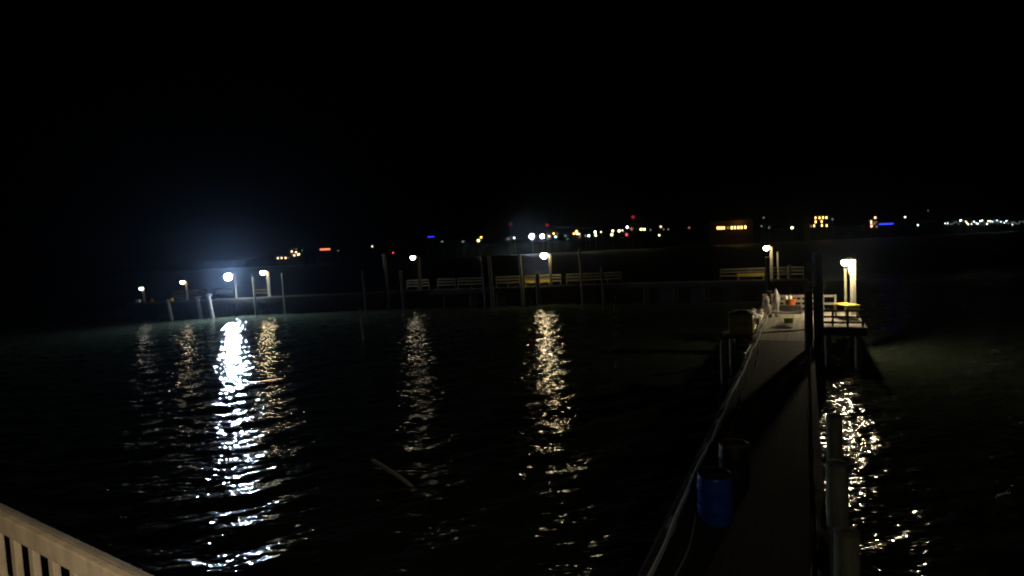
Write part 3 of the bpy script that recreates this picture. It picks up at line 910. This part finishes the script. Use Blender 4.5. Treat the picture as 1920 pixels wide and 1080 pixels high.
def town_lamp(label, p, key, r, group, name='street_lamp', cat='street lamp'):
    g0 = 2.0
    t = thing(name, label, cat, (p[0], p[1], 0), 0, group)
    mb = MB().use('dull_steel')
    mb.tube([(0.5, 0.6, g0), (0.5, 0.6, p[2] + r + 0.3), (0.0, 0.3, p[2] + r + 0.35)], 0.12, 5)
    mb.build('pole', t)
    MB().use('town_' + key).ball((0, 0, p[2]), r, 2).build('globe', t, True)
    return t
GS = 'shore lamps across the water'
shore = [
 # label, point, colour, radius
 ('brilliant white shore light, larger of the brilliant pair at centre', (23.03, 640.00, 18.40), 'brilliant', 2.1),
 ('brilliant white shore light, smaller of the brilliant pair at centre', (34.11, 640.00, 17.88), 'brilliant', 1.7),
 ('white reflection high shore lamp just under the brilliant pair', (23.41, 640.00, 14.51), 'dim', 0.9),
 ('yellow shore lamp left of the brilliant pair', (-32.60, 640.00, 16.58), 'yellow', 1.0),
 ('amber shore lamp touching the yellow one left of the brilliant pair', (-29.66, 640.00, 19.76), 'amber', 0.8),
 ('faint white shore lamp at the left end of the centre lights', (-48.72, 640.00, 16.23), 'dim', 0.8),
 ('pale shore lamp second left of the brilliant pair', (-1.48, 640.00, 16.78), 'dim', 0.9),
 ('greenish white shore lamp nearest the left of the brilliant pair', (4.66, 640.00, 17.60), 'cool', 0.7),
 ('small amber shore lamp right of the brilliant pair', (39.17, 640.00, 19.31), 'windowdim', 0.8),
 ('small yellow shore lamp right of the brilliant pair', (41.32, 640.00, 17.55), 'peach', 0.7),
 ('amber shore lamp above a green white one right of the pair', (45.87, 640.00, 20.10), 'amber', 0.7),
 ('green white shore lamp below an amber one right of the pair', (47.94, 640.00, 16.68), 'cool', 0.8),
 ('dim red shore lamp beside the amber one right of the pair', (49.75, 640.00, 19.92), 'windowdim', 0.7),
 ('grey shore lamp above the green shore lamp', (57.97, 640.00, 17.32), 'dim', 0.8),
 ('green shore lamp low on the waterfront right of centre', (60.05, 640.00, 13.90), 'dimgreen', 0.9),
 ('topmost amber lamp of the amber cluster', (69.79, 640.00, 21.19), 'amber', 0.9),
 ('left amber lamp of the amber cluster', (66.93, 640.00, 19.11), 'amber', 0.8),
 ('middle amber lamp of the amber cluster', (70.25, 640.00, 18.96), 'yellow', 0.8),
 ('peach lamp at the right of the amber cluster', (72.45, 640.00, 18.30), 'peach', 0.7),
 ('dim peach lamp lowest in the amber cluster', (72.89, 640.00, 15.51), 'windowdim', 0.8),
 ('pale lamp left of the small bright white shore lamp', (79.03, 640.00, 16.33), 'dim', 0.8),
 ('small bright white shore lamp right of the amber cluster', (82.36, 640.00, 16.18), 'white', 0.8),
 ('white lamp, upper of the white and lime pair', (89.16, 640.00, 19.73), 'white', 0.8),
 ('lime lamp, lower of the white and lime pair', (89.59, 640.00, 16.39), 'lime', 0.8),
 ('dim lime lamp right of the white and lime pair', (95.26, 640.00, 19.45), 'peach', 0.6),
 ('yellow lamp, upper of the yellow and lime pair', (107.49, 640.00, 19.98), 'yellow', 0.8),
 ('lime lamp, lower of the yellow and lime pair', (106.25, 640.00, 16.17), 'lime', 1.0),
 ('yellow white lamp between the lime pair and the red shore light', (114.15, 640.00, 19.67), 'yellow', 0.9),
 ('small peach lamp right of the yellow white lamp', (117.49, 640.00, 20.06), 'peach', 0.6),
 ('white lamp above the red shore light', (122.60, 640.00, 23.14), 'white', 0.9),
 ('dim orange lamp right above the red shore light', (126.97, 640.00, 21.28), 'windowdim', 1.2),
 ('red shore light low among the town lights', (121.77, 640.00, 15.44), 'red', 1.0),
 ('lime white lamp, left of the wide bright pair', (136.93, 640.00, 20.26), 'lime', 0.9),
 ('lime white lamp, right of the wide bright pair', (140.26, 640.00, 20.11), 'lime', 0.9),
 ('faint lamp right of the wide bright pair', (146.89, 640.00, 19.24), 'dim', 0.5),
 ('peach lamp highest at the right end of the centre lights', (157.53, 640.00, 22.06), 'peach', 0.7),
 ('pale lime lamp below the highest peach lamp', (155.59, 640.00, 13.30), 'lime', 0.6),
 ('dim peach lamp beside the highest peach lamp', (160.22, 640.00, 19.17), 'windowdim', 0.7),
 ('faint white lamp at the far right end of the centre lights', (165.21, 640.00, 18.94), 'dim', 0.6),
 ('faint reddish lamp alone right of the centre lights', (186.88, 640.00, 19.58), 'windowdim', 0.9),
 ('peach lamp alone above the left pilings of the far pier', (-143.18, 640.00, 15.67), 'peach', 0.6),
 ('dim lamp right of the glowing orange bar', (-178.91, 640.00, 12.91), 'dim', 0.5),
 ('faint white lamp high right of the orange windowed building', (264.76, 640.00, 26.43), 'dim', 0.6),
 ('faint white lamp low right of the orange windowed building', (262.36, 640.00, 17.71), 'dim', 0.6),
 ('faint white lamp between orange windows and the yellow lamp', (270.09, 640.00, 15.69), 'dim', 0.6),
 ('single bright yellow lamp left of the lit apartment windows', (293.96, 640.00, 14.57), 'yellow', 1.0),
 ('faint lamp right of the lit apartment windows', (336.27, 640.00, 21.44), 'dim', 0.6),
 ('pinkish white lamp on top beside the blue light bar', (380.68, 640.00, 21.02), 'peach', 0.8),
 ('small white lamp right of the blue light bar', (411.76, 640.00, 20.11), 'white', 0.5),
 ('green white lamp low right of the blue light bar', (425.05, 640.00, 11.20), 'cool', 0.6),
 ('faint pale lamp right of the blue neon light', (-70.33, 640.00, 17.24), 'dim', 0.7),
 ('faint lone lamp far out at the left edge', (-496.20, 640.00, -4.43), 'dim', 0.4),
]
for lab, p, key, r in shore:
    town_lamp(lab, p, key, r * 1.15, GS)

# the string of small lights at the right horizon: nothing tells one from the next
GR = 'string of tiny shore lights at the right edge'
STRING = [((453.6, 640.0, 11.6), 'cool'), ((456.1, 640.0, 11.5), 'cool'), ((456.4, 640.0, 12.7), 'dim'), ((459.4, 640.0, 10.6), 'dim'), ((460.8, 640.0, 10.7), 'dim'), ((463.0, 640.0, 11.9), 'dim'), ((465.3, 640.0, 12.5), 'dim'), ((467.5, 640.0, 10.8), 'dim'), ((469.1, 640.0, 13.8), 'white'), ((470.0, 640.0, 14.1), 'white'), ((472.0, 640.0, 13.0), 'dim'), ((475.1, 640.0, 12.6), 'yellow'), ((476.4, 640.0, 10.8), 'yellow'), ((477.7, 640.0, 9.4), 'yellow'), ((481.0, 640.0, 9.6), 'cool'), ((481.3, 640.0, 11.7), 'dim'), ((483.6, 640.0, 12.0), 'white'), ((486.1, 640.0, 10.2), 'cool'), ((487.5, 640.0, 9.6), 'white'), ((490.1, 640.0, 12.3), 'white'), ((492.0, 640.0, 12.8), 'white'), ((494.3, 640.0, 11.4), 'dimgreen'), ((494.7, 640.0, 9.4), 'dim'), ((497.2, 640.0, 9.1), 'white'), ((498.5, 640.0, 11.9), 'yellow'), ((500.6, 640.0, 11.6), 'white'), ((502.9, 640.0, 11.0), 'cool'), ((505.5, 640.0, 11.9), 'dim'), ((507.6, 640.0, 12.2), 'cool'), ((508.4, 640.0, 10.0), 'dim'), ((511.5, 640.0, 10.6), 'cool'), ((512.4, 640.0, 10.7), 'dim'), ((515.1, 640.0, 9.2), 'cool'), ((517.4, 640.0, 11.1), 'white'), ((517.7, 640.0, 9.2), 'dimgreen'), ((519.6, 640.0, 8.5), 'dim'), ((522.8, 640.0, 9.6), 'dim'), ((523.6, 640.0, 7.2), 'cool'), ((525.3, 640.0, 9.3), 'dim'), ((527.4, 640.0, 8.2), 'dim'), ((530.2, 640.0, 7.8), 'dim'), ((531.3, 640.0, 9.6), 'dim'), ((534.3, 640.0, 9.8), 'dim'), ((536.4, 640.0, 8.2), 'dim')]
protos = {}
for q, key in STRING:
    if key not in protos:
        protos[key] = town_lamp('tiny light in the string along the right horizon', q, key, 0.45, GR)
        protos[key]['z0'] = q[2]
    else:
        c = copy_tree(protos[key])
        c.location = (q[0], q[1], q[2] - protos[key]['z0'])
        del c['z0']
for k in protos:
    del protos[k]['z0']

# masts with red warning lights
GM = 'masts with red warning lights'
for lab, p, key, r in (
        ('mast with a dim red light high above the brilliant white pair, left one', (1.46, 640.00, 32.12), 'dimred', 1.1),
        ('mast with a dim red light high above the brilliant white pair, right one', (39.60, 640.00, 29.24), 'dimred', 1.1),
        ('mast with a red light highest above the town lights', (129.05, 640.00, 33.33), 'dimred', 1.4),
        ('mast with a clear red light left of the lamp over the paired railings', (-121.97, 640.00, 8.02), 'red', 0.7),
        ('mast with a small dim red light high at the right', (435.65, 640.00, 25.62), 'windowdim', 0.6)):
    t = thing('mast', lab, 'mast', (p[0], p[1], 0), 0, GM)
    z = p[2] - r - 0.1
    mb = MB().use('dull_steel')
    for k in range(3):
        a = k * 2.094
        mb.tube([(0.9 * math.cos(a), 0.9 * math.sin(a), 0), (0.12 * math.cos(a), 0.12 * math.sin(a), z)], 0.05, 4)
    for j in range(1, 8):
        s = 0.9 - 0.78 * j / 8
        pts = [(s * math.cos(k * 2.094), s * math.sin(k * 2.094), z * j / 8) for k in (0, 1, 2, 0)]
        mb.tube(pts, 0.03, 4)
    mb.build('lattice', t)
    MB().use('town_' + key).ball((0, 0, p[2]), r, 2).build('beacon', t, True)

# lit buildings: windows are given as world points on the front wall
def town_building(label, cat, c0, c1, base, eave, depth, wall, wins, gable=True, extra=None, name='building'):
    x0, x1, y = c0[0], c1[0], c0[1]
    w = x1 - x0
    t = thing(name, label, cat, ((x0 + x1) / 2, y, base), 0)
    h = eave - base
    MB().use(wall).box((0, depth / 2, h / 2), (w, depth, h)).build('wall', t)
    mb = MB().use('dark_roof')
    if gable:
        rh = min(4.0, depth * 0.3)
        ov = 0.5
        a = [(-w / 2 - ov, -ov, h + 0.01), (w / 2 + ov, -ov, h + 0.01), (w / 2 + ov, depth + ov, h + 0.01), (-w / 2 - ov, depth + ov, h + 0.01), (-w / 2 - ov, depth / 2, h + rh), (w / 2 + ov, depth / 2, h + rh)]
        vs = [mb.bm.verts.new(p) for p in a]
        for f in ((0, 1, 5, 4), (2, 3, 4, 5), (0, 4, 3), (1, 2, 5), (3, 2, 1, 0)):
            mb.bm.faces.new([vs[i] for i in f])
    else:
        mb.box((0, depth / 2, h + 0.2), (w + 0.4, depth + 0.4, 0.38))
    mb.build('roof', t)
    for p, ww, wh, key in wins:
        f = MB().use('dark_roof').box((p[0] - (x0 + x1) / 2, -0.04, p[2] - base), (ww + 0.3, 0.06, wh + 0.3)).build('window', t)
        MB().use('town_' + key).box((p[0] - (x0 + x1) / 2, -0.10, p[2] - base), (ww, 0.05, wh)).build('pane', f)
    return t
D = 640.0
ob_ = town_building('long low building with a row of glowing orange windows', 'building', (212.35, 640.00, 16.73), (253.41, 640.00, 14.81), 0.0, 25.0, 14, 'tan_wall',
    [(p, 1.3, 2.8, 'windowwarm') for p in ((216.55, 640.00, 17.92), (218.76, 640.00, 17.81), (220.98, 640.00, 17.71), (223.21, 640.00, 17.72))] +
    [((227.37, 640.00, 17.69), 3.0, 2.4, 'windowdim')] +
    [(p, 1.7, 2.8, 'window') for p in ((231.25, 640.00, 17.51), (234.58, 640.00, 17.46), (238.19, 640.00, 17.40), (241.52, 640.00, 17.36), (245.41, 640.00, 17.40))])
lp = bpy.data.lights.new('facade_wash', 'POINT')  # added point light without a fixture, warms the wall above the windows
lp.energy = 320.0
lp.color = (1.0, 0.45, 0.12)
lp.shadow_soft_size = 0.3
lpo = bpy.data.objects.new('facade_wash', lp)
COL.objects.link(lpo)
lpo.parent = ob_
lpo.location = (5.0, -7.0, 23.0)
town_building('apartment block with three storeys of lit yellow windows', 'building', (312.25, 640.00, 12.05), (334.47, 640.00, 11.01), 0.0, 26.0, 14, 'dark_wall',
    [(p, 1.3, 2.2, 'window') for p in ((318.54, 640.00, 23.64), (322.70, 640.00, 23.45), (326.30, 640.00, 23.45), (329.91, 640.00, 23.39), (318.64, 640.00, 19.50), (324.86, 640.00, 19.48), (325.08, 640.00, 15.33), (330.08, 640.00, 15.09))] +
    [((317.03, 640.00, 15.54), 1.3, 2.4, 'windowwarm'), ((313.69, 640.00, 15.31), 1.3, 2.4, 'windowdim')], False)
town_building('cream house with dim brown lit front beside the blue light bar', 'house', (375.02, 640.00, 9.12), (383.35, 640.00, 8.73), 0.0, 16.5, 10, 'tan_wall',
    [((376.47, 640.00, 16.52), 1.0, 3.4, 'peach'), ((376.72, 640.00, 12.36), 1.4, 2.2, 'peach'), ((380.64, 640.00, 16.05), 2.0, 2.0, 'windowdim'), ((381.99, 640.00, 11.56), 1.6, 2.0, 'windowdim'), ((378.96, 640.00, 14.47), 2.2, 2.2, 'windowdim')])
t = town_building('low dark hall with a long blue light bar along its front', 'building', (384.47, 640.00, 8.67), (402.25, 640.00, 7.84), 0.0, 12.5, 9, 'dark_wall', [], False)
p = (392.01, 640.00, 13.85)
MB().use("town_blue").box((p[0] - t.location.x, -0.12, p[2]), (15.0, 0.2, 1.1)).build('light_bar', t)
town_building('waterfront house with a row of warm lights at the far left of the shore', 'house', (-244.93, 640.00, 6.57), (-228.31, 640.00, 5.79), 0.0, 8.5, 10, 'dark_wall',
    [(p, 1.3, 1.8, 'peach') for p in ((-242.05, 640.00, 8.10), (-238.15, 640.00, 8.14), (-234.00, 640.00, 7.95))] + [((-230.65, 640.00, 8.12), 1.2, 1.2, 'windowdim')])
town_building('taller house with a cluster of scattered warm windows at the left shore', 'house', (-229.42, 640.00, 5.84), (-213.90, 640.00, 5.12), 0.0, 17.5, 10, 'dark_wall',
    [(p, 1.5, 1.6, 'peach') for p in ((-227.15, 640.00, 14.34), (-222.78, 640.00, 13.30), (-224.67, 640.00, 10.06), (-220.74, 640.00, 10.71))] +
    [((-226.54, 640.00, 11.26), 1.4, 1.6, 'windowdim'), ((-222.25, 640.00, 16.88), 1.3, 1.6, 'windowdim'), ((-219.59, 640.00, 11.21), 1.2, 1.4, 'amber'), ((-216.28, 640.00, 14.94), 1.1, 1.8, 'dimgreen')], False)
t = town_building('dark shed with a glowing orange bar under its eave at the left shore', 'building', (-201.63, 640.00, 5.65), (-183.89, 640.00, 4.82), 0.0, 12.5, 10, 'dark_wall', [], False)
p = (-192.39, 640.00, 14.93)
MB().use('town_orangebar').box((p[0] - t.location.x, -0.12, p[2]), (10.5, 0.2, 1.7)).build('light_bar', t)
t = town_building('dark building with a short blue neon line above the lamp left of centre', 'building', (-89.14, 640.00, 8.70), (-74.72, 640.00, 8.02), 0.0, 20.0, 10, 'dark_wall', [], False)
p = (-81.69, 640.00, 22.75)
MB().use("town_blue").box((p[0] - t.location.x, -0.12, p[2]), (7.0, 0.2, 0.6)).build('light_bar', t)

# ------------------------------------------------------------------ added haze volume, its glow standing in for lens glare
hz_m = bpy.data.materials.new('glare_haze')
hz_m.use_nodes = True
n = hz_m.node_tree.nodes
n.remove(n['Principled BSDF'])
pv = n.new('ShaderNodeVolumePrincipled')
pv.inputs['Color'].default_value = (0.5, 0.68, 1.0, 1)
pv.inputs['Density'].default_value = 0.00011
pv.inputs['Anisotropy'].default_value = 0.945
hz_m.node_tree.links.new(pv.outputs[0], n['Material Output'].inputs['Volume'])
me = bpy.data.meshes.new('haze')
bm = bmesh.new()
bmesh.ops.create_cube(bm, size=1.0)
bmesh.ops.transform(bm, matrix=Matrix.Translation((0, 450, 27)) @ Matrix.Diagonal((2800, 1400, 64, 1)), verts=bm.verts)
bm.to_mesh(me); bm.free()
me.materials.append(hz_m)
o = bpy.data.objects.new('haze', me)
COL.objects.link(o)
tag(o, kind='stuff')
